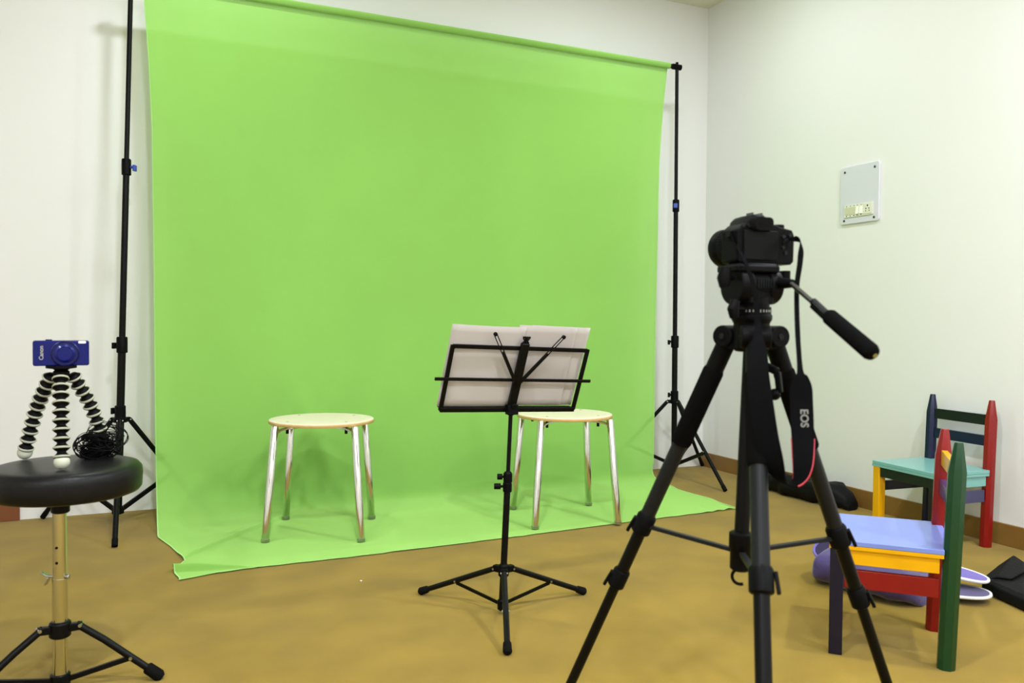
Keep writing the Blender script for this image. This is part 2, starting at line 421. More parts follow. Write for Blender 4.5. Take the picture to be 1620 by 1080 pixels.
def cloth_point(u, v):
    Rr = .07 + .26 * math.exp(-(u / .13) ** 2)
    zb = Rr * .8
    # v: 0..0.04 wrap, ..0.62 fall, ..0.70 bend, ..1 floor
    if v < .04:
        a = -math.pi / 2 + (v / .04) * math.pi * 2 * .98 - math.pi * .5
        a = math.pi * 2 * (1 - v / .04)
        r = .0165
        x = lerp(pw(LE, BZ), pw(RE, BZ), u)
        return V3((x, BY + r * math.cos(a), BZ + r * math.sin(a)))
    if v < .62:
        t = (v - .04) / .58
        z = lerp(BZ - .002, zb, t)
        x = lerp(pw(LE, z), pw(RE, z), u)
        amp = min(1, t * 2.5)
        f = .006 * math.sin(x * 9 + z * 1.2) + .008 * noise.noise(V3((x * 2.2, z * .45, 3.1))) + .010 * noise.noise(V3((x * .9, z * .9, 9.1)))
        # soft drag wrinkles low down, left of and behind the left stool
        g = math.exp(-((z - .28) / .22) ** 2)
        for (cx, sl, w, h, off) in ((.44, .75, .045, .030, 0), (.55, .80, .035, .026, .4), (.66, .55, .04, .028, .9), (.80, -.45, .05, .026, .2), (.92, .35, .04, .018, .7), (1.62, -.2, .06, .014, .7)):
            q = x - cx - sl * (z - .2)
            f -= g * h * math.exp(-(q / w) ** 2)
        f += .003 * noise.noise(V3((x * 7, z * 5, 1.0)))
        # sideways roll-back of both edges
        e = min(u, 1 - u)
        y = VY + amp * f - .012 * math.exp(-(e / .02) ** 2) * amp
        return V3((x, y, z))
    if v < .70:
        t = (v - .62) / .08
        a = t * math.pi / 2
        y = VY - Rr * (1 - math.cos(a)) + 0
        z = zb * (1 - math.sin(a)) ** 1.15 + .004
        x = lerp(pw(LE, z), pw(RE, z), u)
        k = (1 - t)
        g = math.exp(-((zb - .28) / .22) ** 2)
        f = .006 * math.sin(x * 9 + zb * 1.2) + .008 * noise.noise(V3((x * 2.2, zb * .45, 3.1))) + .010 * noise.noise(V3((x * .9, zb * .9, 9.1)))
        for (cx, sl, w, h, off) in ((.44, .75, .045, .030, 0), (.55, .80, .035, .026, .4), (.66, .55, .04, .028, .9), (.80, -.45, .05, .026, .2), (.92, .35, .04, .018, .7), (1.62, -.2, .06, .014, .7)):
            q = x - cx - sl * (zb - .2)
            f -= g * h * math.exp(-(q / w) ** 2)
        return V3((x, y + f * k, z))
    t = (v - .70) / .30
    y0 = VY - Rr
    y = lerp(y0, pw(FF, u), t)
    y += .006 * noise.noise(V3((u * 40, 1, 1))) * t ** 6
    x = lerp(pw(FL, y), pw(FR, y), u)
    z = .004 + .003 * max(0, noise.noise(V3((x * 5, y * 9, 0)))) * min(1, t * 4)
    # long diagonal fold running in from the left edge
    a = V3((.13, 3.19, 0)); b = V3((.60, 3.74, 0)); d = (b - a); L = d.length; d.normalize()
    q = V3((x, y, 0)) - a; s_ = q.dot(d) / L; w_ = q.x * d.y - q.y * d.x
    if -.1 < s_ < 1.15:
        env = max(0, min(1, (s_ + .05) * 6)) * max(0, min(1, (1.1 - s_) * 3))
        if w_ < 0: z += env * .016 * math.exp(-(w_ / .05) ** 2)
        else: z += env * .016 * math.exp(-(w_ / .004) ** 2)
    a = V3((.09, 3.045, 0)); b = V3((.36, 2.99, 0)); d = (b - a); L = d.length; d.normalize()
    q = V3((x, y, 0)) - a; s_ = q.dot(d) / L; w_ = q.x * d.y - q.y * d.x
    if -.2 < s_ < 1.1:
        env = max(0, min(1, (s_ + .2) * 5)) * max(0, min(1, (1.1 - s_) * 1.2))
        if w_ < 0: z += env * .028 * math.exp(-(w_ / .03) ** 2)
        else: z += env * .028 * math.exp(-(w_ / .005) ** 2)
    # small curls on the right-hand corner
    if u > .9 and t > .8:
        z += .010 * abs(math.sin(u * 120)) * (u - .9) * 10 * (t - .8) * 5
    return V3((x, y, z))
bd = thing('green_backdrop', 'bright green fabric backdrop hanging from the crossbar and spreading over the carpet', 'backdrop', (1.35, BY, 0))
def uw(t):   # denser columns near the left edge
    return t ** 1.35
def vw(t):
    # rows: few for the wrap and the fall, dense on the floor
    if t < .06: return .04 * t / .06
    if t < .30: return .04 + .58 * (t - .06) / .24
    if t < .36: return .62 + .08 * (t - .30) / .06
    return .70 + .30 * (t - .36) / .64
MB().grid(lambda a, b: cloth_point(uw(a), vw(b)), 320, 380).build('fabric', M['green_cloth'], bd, ang=180)
def hem_strip(ptfn, inn, n):
    def fn(i, j):
        a = ptfn(i); b = inn(i)
        d = (b - a)
        if d.length > 1e-6: d.normalize()
        return a + d * .005 * j + V3((0, -.0012, .0015))
    return MB().grid(fn, n, 1)
hem_strip(lambda i: cloth_point(0, vw(.06 + .94 * i)), lambda i: cloth_point(.02, vw(.06 + .94 * i)), 250).build('hem', M['hem'], bd)
hem_strip(lambda i: cloth_point(1, vw(.06 + .94 * i)), lambda i: cloth_point(.98, vw(.06 + .94 * i)), 250).build('hem', M['hem'], bd)
hem_strip(lambda i: cloth_point(i, 1), lambda i: cloth_point(i, .98), 250).build('hem', M['hem'], bd)

# ------------------------------------------------------------------ round stools
def round_stool():
    t = thing('round_stool', '', 'stool', group='round stools on the green cloth')
    rt_, rb = .222, .264; H = .452
    MB().lathe([(.20, 0), (.2125, .001), (.2145, .004), (.2145, .010), (.2125, .0125)], (0, 0, H), n=72).build('seat_edge', M['ply_edge'], t, local=True)
    MB().lathe([(.212, 0), (.2125, .0015), (.211, .0028), (.19, .003)], (0, 0, H + .0125), n=72).build('seat', M['wood_light'], t, local=True, ang=50)
    for k in range(4):
        a = R(90 * k + 45); d = V3((math.cos(a), math.sin(a), 0)); s_ = V3((-d.y, d.x, 0))
        top = d * rt_ + V3((0, 0, H + .004)); bot = d * rb + V3((0, 0, .008))
        lg = MB().tube([bot, top - V3((0, 0, .006)), top], [.0155, .0155, .012], 24).build('leg', M['chrome'], t, local=True, ang=50)
        MB().cyl(d * rb + V3((0, 0, .004)), d * rb + V3((0, 0, .016)), .0165, n=24).build('foot_cap', M['steel'], lg, local=True)
        MB().cyl(d * .165 + V3((0, 0, H + .0155)), d * .165 + V3((0, 0, H + .0165)), .0055, n=16).build('screw', M['steel'], t, local=True)
        MB().cyl(d * .165 + V3((0, 0, H - .032)), d * .165 + V3((0, 0, H - .004)), .006, n=12).build('bolt', M['black_metal'], t, local=True)
    for k in range(2):
        a = R(90 * k + 45); d = V3((math.cos(a), math.sin(a), 0))
        pts = [d * q + V3((0, 0, z)) for q, z in ((-.222, H - .028), (-.20, H - .016), (-.17, H - .011), (.17, H - .011), (.20, H - .016), (.222, H - .028))]
        mb = MB()
        for p, q in zip(pts, pts[1:]): mb.beam(p, q, .022, .008 - .001 * k)
        mb.build('seat_rail', M['chrome'], t, local=True, bevel=.001)
    return t
s1 = round_stool()
s1.location = (.680, 3.416, .004); s1.rotation_euler = (0, 0, R(24 - 45 + 90))
s1['label'] = 'round stool with pale seat and four chrome legs, left of the music stand'
s2 = copy_tree(s1)
s2.location = (1.727, 3.24, .004); s2.rotation_euler = (0, 0, R(35 - 45 + 90))
s2['label'] = 'round pale stool with chrome legs just right of the music stand pole'

# ------------------------------------------------------------------ music stand
ms = thing('music_stand', 'black folding music stand with tilted wire desk in front of the backdrop', 'music stand', (.99, 2.235, 0))
def mp(z): # slightly leaning pole
    return V3((lerp(.984, 1.006, z / .62), lerp(2.236, 2.228, z / .62), z))
MB().cyl(mp(.028), mp(.385), .0100).build('lower_pole', M['black_metal'], ms)
MB().cyl(mp(.37), mp(.64), .0062).build('upper_pole', M['black_metal'], ms)
SR = V3((.911, -.412, 0)); SF = V3((.412, .911, 0))
for z, dx in ((.386, .040), (.415, .032)):
    c = MB().lathe([(.010, -.018), (.0135, -.015), (.0135, .010), (.009, .016)], mp(z), n=24).build('collar', M['black_plastic'], ms)
    MB().cyl(mp(z), mp(z) - SR * dx * .6, .004).cyl(mp(z) - SR * dx * .5, mp(z) - SR * dx, .009).build('knob', M['black_plastic'], c, bevel=.0015)
hub = MB().lathe([(.011, -.022), (.016, -.018), (.016, .012), (.011, .018)], mp(.135), n=24)
feet = [V3((.814, 2.50, .010)), V3((1.301, 2.294, .010)), V3((.875, 1.947, .010))]
for f_ in feet:
    d = (f_ - mp(0)); d.z = 0; d.normalize(); hub.beam(mp(.135), mp(.135) + d * .034, .018, .020)
hub.build('leg_collar', M['black_plastic'], ms, bevel=.002)
MB().lathe([(.009, -.02), (.014, -.016), (.014, .010), (.010, .014)], mp(.032), n=24).build('brace_collar', M['black_plastic'], ms)
for f_ in feet:
    d = (f_ - mp(0)); d.z = 0; d.normalize(); sd = V3((-d.y, d.x, 0))
    top = mp(.133) + d * .032
    lg = MB().tube([top, f_], .0085, 16).build('leg', M['black_metal'], ms)
    u_ = (f_ - top).normalized()
    MB().tube([f_ - u_ * .034, f_ - u_ * .03, f_ - u_ * .002, f_ + u_ * .004], [.009, .0115, .0125, .008], 16).build('foot_cap', M['black_rubber'], lg)
    q = lerp(top, f_, .5)
    MB().beam(mp(.032) + d * .014, q - V3((0, 0, .008)), .004, .010).build('brace', M['black_metal'], ms)
    MB().cyl(q - sd * .011 - V3((0, 0, .002)), q + sd * .011 - V3((0, 0, .002)), .003, n=10).build('rivet', M['steel'], lg)
    MB().cyl(top - sd * .011, top + sd * .011, .003, n=10).build('rivet', M['steel'], lg)
# desk frame
a_ = .42472 - .465; ti, ro = .359, .041
e0 = V3((math.cos(a_), -math.sin(a_), 0)); n0 = V3((math.sin(a_), math.cos(a_), 0))
t0 = V3((0, 0, 1)) * math.cos(ti) - n0 * math.sin(ti)
DE = e0 * math.cos(ro) - t0 * math.sin(ro); DT = t0 * math.cos(ro) + e0 * math.sin(ro)
DN = DE.cross(DT)      # towards the camera side (rear of the desk) is +DN
DC = V3((1.002, 2.23, .618)); DW, DH = .223, .197
if DN.dot(SF) > 0: DNc = -DN
else: DNc = DN
def dk(i, j, k=0.0): return DC + DE * (i * DW) + DT * (j * DH) + DNc * k
fr = MB()
fr.beam(dk(-1.01, 0), dk(1.01, 0), .014, .012, DNc)
fr.beam(dk(-1, 1), dk(1, 1), .012, .006, DNc)
fr.beam(dk(-1, -.01), dk(-1, 1.02), .013, .006, DNc); fr.beam(dk(1, -.01), dk(1, 1.02), .013, .006, DNc)
fr.build('desk_frame', M['black_metal'], ms, bevel=.001)
MB().beam(dk(-1.0, -.01, -.012), dk(1.0, -.01, -.012), .026, .003, DT).build('ledge', M['black_metal'], ms)
MB().beam(dk(0, -.03, .008), dk(0, 1.10, .008), .026, .014, DNc).build('spine', M['black_metal'], ms, bevel=.003)
MB().beam(dk(-1.17, .50, .006), dk(1.15, .50, .006), .009, .006, DNc).build('crossbar', M['black_metal'], ms, bevel=.001)
for i1 in (-.47, .54):
    mb = MB(); p0 = dk(0, .42, .012); p1 = dk(i1, 1.23, .012); d = (p1 - p0).normalized(); sd = d.cross(DNc).normalized()
    pm = lerp(p0, p1, .66)
    mb.beam(p0, pm, .010, .006, DNc)
    mb.beam(pm + sd * .0042, p1 + sd * .0042, .003, .0025, DNc); mb.beam(pm - sd * .0042, p1 - sd * .0042, .003, .0025, DNc)
    mb.cyl(p1 - DNc * .003, p1 + DNc * .004, .006, n=14)
    mb.build('support_arm', M['black_metal'], ms, bevel=.0008)
cl = MB().beam(dk(-.055, 1.19, .008), dk(.055, 1.19, .008), .005, .004, DNc)
cl.tube([dk(-.045, 1.17, .008), dk(-.02, 1.14, .008), dk(-.045, 1.10, .008)], .0025, 8).tube([dk(.045, 1.17, .008), dk(.02, 1.14, .008), dk(.045, 1.10, .008)], .0025, 8)
cl.cyl(dk(0, 1.10, .008), dk(0, 1.19, .008), .005)
cl.build('top_clip', M['black_metal'], ms)
MB().tube([dk(-1.04, .50, .004), dk(-1.06, .58, 0), dk(-1.05, .64, -.004)], .0013, 6).build('page_holder', M['steel'], ms)
tb = MB().box(dk(0, .03, .014), (.034, .024, .03)); tb.cyl(dk(.0, .1, .014), dk(0, .1, .026), .009); tb.cyl(mp(.60), mp(.632), .010)
tb.cyl(dk(-.075, .04, .014), dk(0.05, .04, .014), .011)
tb.build('tilt_joint', M['black_plastic'], ms, bevel=.002)
def sheet(label, i0, i1, j0, j1, skew, depth, curl):
    def fn(a, b):
        i = lerp(i0, i1, a) + skew * b; j = lerp(j0, j1, b)
        return dk(i, j, -depth - curl * (a * 2 - 1) ** 2 * b + .0)
    o = MB().grid(fn, 12, 12).build('sheet_music', M['paper'], None, ang=80, solid=.0004)
    return tag(o, label, 'paper', 'paper sheets on the music stand desk')
sheet('white paper sheet filling the left half of the music stand desk', -1.045, .01, .03, 1.31, .012, .009, .004)
sheet('white paper sheet, front one on the right half of the music stand desk', -.06, .82, .03, 1.34, -.02, .0145, .001)
sheet('white paper sheet showing as a brighter strip at the right end of the desk', .10, 1.00, .03, 1.34, .02, .0175, .002)

# ------------------------------------------------------------------ round black stool (drum throne)
th = thing('drum_throne', 'black padded round stool on a chrome tripod pole, left foreground', 'stool', (-.180, 2.20, 0))
TC = V3((-.166, 2.206, 0))
MB().lathe([(.10, .461), (.150, .462), (.160, .466), (.1655, .474), (.1665, .492), (.1675, .506), (.1655, .520), (.158, .529), (.145, .5325), (.10, .5335), (.01, .534)], TC, n=96).build('seat', M['black_leather'], th, ang=60)
def tp(z): return V3((-.180, 2.20, z))
MB().lathe([(.017, .418), (.0205, .421), (.0205, .446), (.032, .450), (.09, .460), (.02, .462)], V3((-.178, 2.201, 0)), n=40).build('seat_mount', M['black_metal'], th)
MB().cyl(tp(.25), tp(.445), .0152, n=28).build('upper_pole', M['chrome_soft'], th)
MB().cyl(tp(.020), tp(.262), .0165, n=28).build('lower_pole', M['chrome_soft'], th)
for z in (.302, .338): MB().cyl(tp(z) + V3((-.0052, -.0150, 0)), tp(z) + V3((-.0050, -.010, 0)), .0032, n=12).build('height_hole', M['hole'], th)
wb = MB().cyl(tp(.266) - SR * .030, tp(.266) + SR * .020, .004, n=12)
wb.beam(tp(.266) - SR * .026, tp(.276) - SR * .044, .004, .012, SF).beam(tp(.264) - SR * .026, tp(.246) - SR * .034, .004, .012, SF)
wb.cyl(tp(.266) + SR * .018, tp(.266) + SR * .023, .006, n=12)
wb.build('wing_bolt', M['steel'], th, bevel=.001)
lgs = [(-12, .215), (201, .215), (95, .215)]
hb = MB().lathe([(.0175, -.030), (.024, -.026), (.024, .006), (.019, .010)], tp(.150), n=28)
for az, r in lgs:
    d = V3((math.cos(R(az)), math.sin(R(az)), 0)); hb.beam(tp(.142) + d * .015, tp(.146) + d * .048, .016, .018)
hb.build('leg_collar', M['black_metal'], th, bevel=.002)
MB().lathe([(.0168, -.016), (.022, -.014), (.022, .010), (.018, .012)], tp(.022), n=28).build('brace_collar', M['black_metal'], th)
for az, r in lgs:
    d = V3((math.cos(R(az)), math.sin(R(az)), 0)); sd = V3((-d.y, d.x, 0))
    top = tp(.148) + d * .046; ft = tp(.014) + d * r
    mb = MB()
    mb.tube([top - d * .010 + V3((0, 0, .002)), lerp(top, ft, .3), ft], .0085, 14)
    lg = mb.build('leg', M['black_metal'], th)
    u_ = (ft - top).normalized()
    MB().tube([ft - u_ * .030, ft - u_ * .026, ft + u_ * .008, ft + u_ * .016], [.011, .014, .0145, .009], 16).build('rubber_foot', M['black_rubber'], lg)
    q = lerp(top, ft, .66)
    MB().beam(tp(.020) + d * .02, q, .010, .012).build('brace', M['black_metal'], th, bevel=.001)
    MB().cyl(top - sd * .011, top + sd * .011, .004, n=12).build('rivet', M['steel'], lg)
    MB().cyl(q - sd * .011, q + sd * .011, .004, n=12).build('rivet', M['steel'], lg)

# flexible mini tripod on the round black stool
gt = thing('flexible_mini_tripod', 'black and pale grey bead-legged mini tripod on the round black stool', 'tripod', (-.172, 2.215, .534))
AP = V3((-.176, 2.217, .742))
MB().lathe([(.010, -.010), (.018, -.006), (.018, .002), (.014, .006), (.019, .009), (.033, .011), (.033, .0165)], AP + V3((0, 0, .008)), n=36).build('mount', M['black_plastic'], gt)
RB = .0178
ftp = [V3((-.262, 2.305, .552)), V3((-.1680, 2.118, .553)), V3((-.084, 2.290, .552))]
starts = [AP + V3((-.020, .004, .004)), AP + V3((.000, -.022, .004)), AP + V3((.022, .006, .004))]
for s_, f_ in zip(starts, ftp):
    mid = (s_ + f_) / 2 + (f_ - s_).cross(V3((0, 0, 1))).normalized() * .0 + V3(((f_ - s_).x * .06, (f_ - s_).y * .10, .012))
    path = catmull([s_, mid, f_], 24)
    L = sum((b - a).length for a, b in zip(path, path[1:])); n = 10; step = L / n
    prof = []; body = MB(); rings = []
    def at(dist):
        acc = 0
        for a, b in zip(path, path[1:]):
            l = (b - a).length
            if acc + l >= dist: return lerp(a, b, (dist - acc) / l), (b - a).normalized()
            acc += l
        return path[-1], (path[-1] - path[-2]).normalized()
    pts = []; rs = []
    for k in range(n):
        for q, r in ((0.06, .55), (.24, .72), (.42, .95), (.60, .98), (.78, .78), (.94, .52)):
            p, _ = at((k + q) * step); pts.append(p); rs.append(RB * 1.0 * r)
        p, d = at((k + .5) * step)
        rings.append((p, d))
    lg = MB().tube(pts, rs, 20).build('leg', M['black_plastic'], gt, ang=70)
    for p, d in rings:
        MB().lathe([(RB * .86, -.0026), (RB * 1.0, -.0022), (RB * 1.05, 0), (RB * 1.0, .0022), (RB * .86, .0026)], p, d, 24).build('grip_ring', M['ring_rubber'], lg)
    MB().ball(f_ + V3((0, 0, -.001)), .0172, 20).build('ball_foot', M['pale_rubber'], lg)

# compact blue camera
cc = thing('compact_camera', 'small blue compact camera standing on the bead-legged mini tripod', 'camera', (-.176, 2.217, .769))
CO = V3((-.176, 2.222, .7655)); cz = R(3)
CX = V3((math.cos(cz), math.sin(cz), 0)); CF = V3((math.sin(cz), -math.cos(cz), 0)); CZ = V3((0, 0, 1))   # CF = towards the viewer
def cp(x, f, z): return CO + CX * x + CF * f + CZ * z
rotc = Matrix((CX, -CF, CZ)).transposed()
def rrect(w, hh, r, n=6, cx=0, cz_=0):
    out = []
    for sx, sz, a0 in ((1, 1, 0), (-1, 1, 90), (-1, -1, 180), (1, -1, 270)):
        for k in range(n + 1):
            a = R(a0 + 90 * k / n); out.append((cx + sx * (w / 2 - r) + r * math.cos(a), cz_ + sz * (hh / 2 - r) + r * math.sin(a)))
    return out
MB().prism([cp(x, -.012, z) for x, z in rrect(.118, .060, .005, cz_=.031)], CF * .024).build('body', M['blue_camera'], cc, bevel=.0025, seg=3)
MB().lathe([(.031, 0), (.031, .002), (.0285, .003), (.0275, .0015), (.0, .0015)], cp(.008, .0125, .030), CF, 48).build('lens_ring', M['blue_dark'], cc)
MB().lathe([(.022, 0), (.022, .0025), (.0165, .0045), (.0155, .003), (.0, .003)], cp(.008, .0140, .030), CF, 48).build('lens', M['blue_camera'], cc)
MB().prism([cp(x, .0122, z) for x, z in rrect(.016, .006, .002, cx=.044, cz_=.0570)], CF * .0012).build('flash_window', M['flash'], cc)
MB().cyl(cp(-.026, 0, .059), cp(-.026, 0, .0635), .007).build('shutter_button', M['blue_camera'], cc)
text_mesh('brand_lettering', 'Canon', .0125, M['letter_grey'], cc, cp(-.041, .0126, .032), (0, 0, 1), -CX)

# tangled cable
rnd = random.Random(5)
cbp = []
ang = 0; cc0 = V3((-.098, 2.262, .534))
for k in range(1200):
    tt = k / 1200
    ang += .42 + .25 * math.sin(k * .13)
    rr = .019 + .014 * math.sin(k * .37) + .008 * math.sin(k * .083 + 1)
    if k % 230 > 205: rr += .014
    cxo = cc0 + V3((.018 * math.sin(k * .031), .012 * math.cos(k * .023), 0))
    tilt = .9 * math.sin(k * .047)
    hh = .030 + .022 * math.sin(k * .21 + 2) + rr * math.sin(ang) * math.sin(tilt) * .8
    p = cxo + V3((rr * math.cos(ang), rr * math.sin(ang) * math.cos(tilt) * .8, max(.002, hh)))
    cbp.append(p)
mb = MB().tube(catmull(cbp, 3), .0013, 5)
for c0, ax_, rr, w in ((V3((-.088, 2.262, .584)), .0, .044, 0), (V3((-.084, 2.266, .580)), .3, .038, 1), (V3((-.092, 2.258, .588)), -.3, .046, 0), (V3((-.116, 2.240, .574)), .5, .034, 1), (V3((-.124, 2.236, .568)), .1, .030, 1), (V3((-.080, 2.262, .578)), .1, .031, 1)):
    dx = V3((math.cos(ax_ - .42), math.sin(ax_ - .42), 0))
    mb.tube([c0 + dx * rr * math.cos(2 * math.pi * k / 40) + V3((0, .008 * math.sin(k * .5), rr * .86 * math.sin(2 * math.pi * k / 40))) for k in range(40)], .0009, 5, closed=True)
tag(mb.build('coiled_cable', M['black_plastic'], None, ang=80), 'tangled bundle of thin black cable on the round black stool', 'cable')

# ------------------------------------------------------------------ camera tripod
F = V3((.657, .754, 0)); Rv = V3((.754, -.657, 0))
def A(z): return V3((.951 - .0468 * (.877 - z), 1.107 - .005 * (.877 - z), z))
tr = thing('camera_tripod', 'large black tripod with long pan handle holding the big black camera', 'tripod', (A(0).x, A(0).y, 0))
dirs = [(-Rv * math.sin(R(60)) + F * math.cos(R(60))), (Rv * math.sin(R(53)) + F * math.cos(R(53))), (-F * math.cos(R(9)) + Rv * math.sin(R(9)))]
sp = MB().lathe([(.026, -.030), (.030, -.026), (.030, .020), (.034, .024), (.034, .034), (.026, .036)], A(.862), n=36)
for d in dirs:
    sp.beam(A(.852), A(.852) + d * .040, .034, .034)
sp.build('leg_yoke', M['black_plastic'], tr, bevel=.004)
MB().cyl(A(.46), A(.90), .0125, n=24).build('centre_column', M['black_metal'], tr)
cr = MB().cyl(A(.815) + Rv * .012, A(.80) + Rv * .045 - F * .02, .007)
cr.beam(A(.80) + Rv * .045 - F * .02, A(.765) + Rv * .050 - F * .02, .012, .010)
cr.ball(A(.762) + Rv * .042 - F * .02, .010)
cr.build('crank', M['black_plastic'], tr, bevel=.002)
for k, d in enumerate(dirs):
    def lp(z):
        r = .045 + (.853 - z) * .46
        return A(z) + d * r
    zc = .500 if k < 2 else .505
    z2 = .385 if k < 2 else .33
    sd = V3((-d.y, d.x, 0))
    lg = MB().tube([lp(.853), lp(zc)], .0138, 20).build('leg', M['grey_metal'], tr)
    MB().cyl(lp(.858) - sd * .024, lp(.858) + sd * .024, .019, n=28).tube([lp(.862), lp(.79)], .0165, 20).build('leg_joint', M['black_plastic'], lg, bevel=.002)
    MB().cyl(lp(.858) - sd * .026, lp(.858) + sd * .026, .005, n=12).build('pivot_bolt', M['grey_metal'], lg)
    MB().tube([lp(.80), lp(.795), lp(.664), lp(.660)], [.0165, .0185, .0185, .0165], 24).build('foam_grip', M['black_foam'], lg)
    MB().tube([lp(zc), lp(z2)], .0120, 20).build('middle_section', M['black_metal'], lg)
    MB().tube([lp(z2), lp(.014)], .0098, 20).build('lower_section', M['black_metal'], lg)
    for z, r in ((zc, .0185), (z2, .0165)):
        ax_ = (lp(z + .02) - lp(z - .02)).normalized()
        cb_ = MB().tube([lp(z) - ax_ * .020, lp(z) - ax_ * .017, lp(z) + ax_ * .015, lp(z) + ax_ * .020], [r - .003, r, r, r - .003], 20)
        cb_.build('clamp', M['black_plastic'], lg)
        o_ = sd if k != 0 else -sd
        if k == 2: o_ = Rv
        if k == 1: o_ = Rv
        if k == 0: o_ = -Rv
        MB().beam(lp(z) + o_ * (r + .002) + ax_ * .014, lp(z) + o_ * (r + .006) - ax_ * .018, .012, .006, o_).build('clamp_lever', M['black_plastic'], lg, bevel=.0015)
    MB().tube([lp(.03), lp(.026), lp(.004), lp(.002)], [.010, .014, .014, .011], 20).build('rubber_foot', M['black_rubber'], lg)
    MB().beam(lp(zc - .004) - d * .014, A(.490) + d * .012, .010, .007).build('spreader_arm', M['grey_metal'], tr, bevel=.001)
MB().lathe([(.014, -.030), (.018, -.026), (.018, .005), (.020, .008), (.020, .034), (.015, .037)], A(.488), n=28).build('spreader_hub', M['black_plastic'], tr)
hk = A(.466); MB().tube([hk + V3((-math.sin(q) * .013 * Rv.x, -math.sin(q) * .013 * Rv.y, -.006 - .013 * (1 - math.cos(q)))) for q in [R(x) for x in range(-20, 215, 15)]], .0028, 10).build('hook', M['black_plastic'], tr)
# head
HA = A(.90)
hd = MB().lathe([(.024, -.040), (.028, -.036), (.028, -.006), (.031, -.005), (.031, .008), (.028, .009), (.028, .024), (.020, .028)], HA, n=40)
hd = hd.build('pan_head', M['black_plastic'], tr)
tk = MB()
for i in range(12):
    a = R(-150 + 11 * i); q = V3((math.cos(a), math.sin(a), 0)); tk.box(HA + q * .0312 + V3((0, 0, .0015)), (.0008, .0016, .004), Matrix.Rotation(a, 3, 'Z'))
tk.build('degree_mark', M['letter_grey'], hd)
# tilt drum, axis across
TX = V3((.999, -.05, 0)); TY = V3((.05, .999, 0))
DRc = V3((.950, 1.107, .944))
MB().cyl(DRc - TX * .042, DRc - TX * .016, .033, n=40).cyl(DRc + TX * .020, DRc + TX * .044, .031, n=40).cyl(DRc - TX * .02, DRc + TX * .024, .027, n=40).box(DRc + V3((0, 0, -.016)), (.052, .05, .03)).build('tilt_drum', M['black_plastic'], hd, bevel=.003)
rb = MB()
for i in range(6): rb.box(DRc - TY * .0275 + TX * (.0 + .005 * i - .008) + V3((0, 0, .004)), (.0018, .003, .016))
rb.build('ribbing', M['grey_metal'], hd)
MB().box(V3((.944, 1.110, .9725)), (.086, .060, .012), Matrix.Rotation(R(-3), 3, 'Z')).box(V3((.952, 1.110, .9790)), (.075, .050, .006), Matrix.Rotation(R(-3), 3, 'Z')).build('camera_plate', M['black_plastic'], hd, bevel=.003)
kn = MB().cyl((.903, 1.100, .957), (.885, 1.098, .957), .005).tube([(.886, 1.098, .972), (.882, 1.098, .955), (.884, 1.098, .940)], [.009, .011, .008], 12)
kn.build('tilt_knob', M['black_plastic'], hd)
kn = MB().cyl((.925, 1.095, .905), (.897, 1.088, .905), .0045).tube([(.899, 1.088, .918), (.894, 1.087, .904), (.897, 1.087, .890)], [.008, .010, .008], 12)
kn.build('pan_knob', M['black_plastic'], hd)
MB().cyl((1.005, 1.105, .966), (1.022, 1.102, .966), .005).cyl((1.018, 1.102, .957), (1.018, 1.102, .972), .009).build('plate_knob', M['black_plastic'], hd)
h0, h1, h2, h3, h4 = V3((.972, 1.077, .948)), V3((.977, 1.042, .946)), V3((.973, .988, .915)), V3((.968, .952, .893)), V3((.961, .860, .838))
pan = MB().tube([V3((.985, 1.095, .950)), h1 + V3((.006, .004, .001))], [.012, .007], 16).build('handle_socket', M['black_plastic'], hd)
ph = MB().tube([h1, h3], .0042, 14).build('pan_handle', M['dark_steel'], tr)
ud = (h4 - h3).normalized()
MB().tube([h2 - ud * .002, lerp(h2, h3, .9)], .0062, 16).build('handle_sleeve', M['grey_metal'], ph)
MB().beam(h2 + V3((-.004, -.002, -.004)), lerp(h2, h3, .85) + V3((-.004, -.002, -.004)), .010, .010).build('handle_clip', M['black_plastic'], ph, bevel=.001)
MB().tube([h3 - ud * .002, h3 + ud * .003, h4 - ud * .006, h4, h4 + ud * .004], [.010, .0125, .0132, .011, .006], 24).build('handle_grip', M['black_foam'], ph, ang=60)
MB().cyl(h4 + ud * .0042, h4 + ud * .0050, .0035, n=14).build('end_screw', M['steel'], ph)

# ------------------------------------------------------------------ DSLR camera
K0 = V3((.972, 1.118, .9825))
dc = thing('dslr_camera', 'big black camera seen from behind, mounted on the tall tripod', 'camera', K0)
def kp(x, y, z): return K0 + TX * x + TY * y + V3((0, 0, z))
RK = Matrix((TX, TY, V3((0, 0, 1)))).transposed()
def kprism(outline, y0, y1, name, m, parent, bevel=.003, seg=3):
    return MB().prism([kp(x, y0, z) for x, z in outline], TY * (y1 - y0)).build(name, m, parent, bevel=bevel, seg=seg)
body = kprism([(-.058, .004), (-.054, 0), (.054, 0), (.060, .005), (.061, .050), (.056, .060), (.030, .064), (.022, .068), (-.024, .070), (-.046, .066), (-.058, .056)], -.020, .026, 'body', M['camera_body'], dc, .004)
kprism([(.030, .002), (.060, .002), (.061, .050), (.054, .060), (.034, .060)], .020, .050, 'hand_grip', M['black_rubber'], dc, .008)
MB().loft([[kp(x * s_ - .013, y, z) for x, z in ((-.030, .058), (.030, .058), (.024, .074), (.012, .083), (-.012, .083), (-.024, .074))] for y, s_ in ((-.018, .86), (-.005, 1), (.020, 1), (.038, .8))]).build('prism_housing', M['camera_body'], dc, bevel=.003, sub=0)
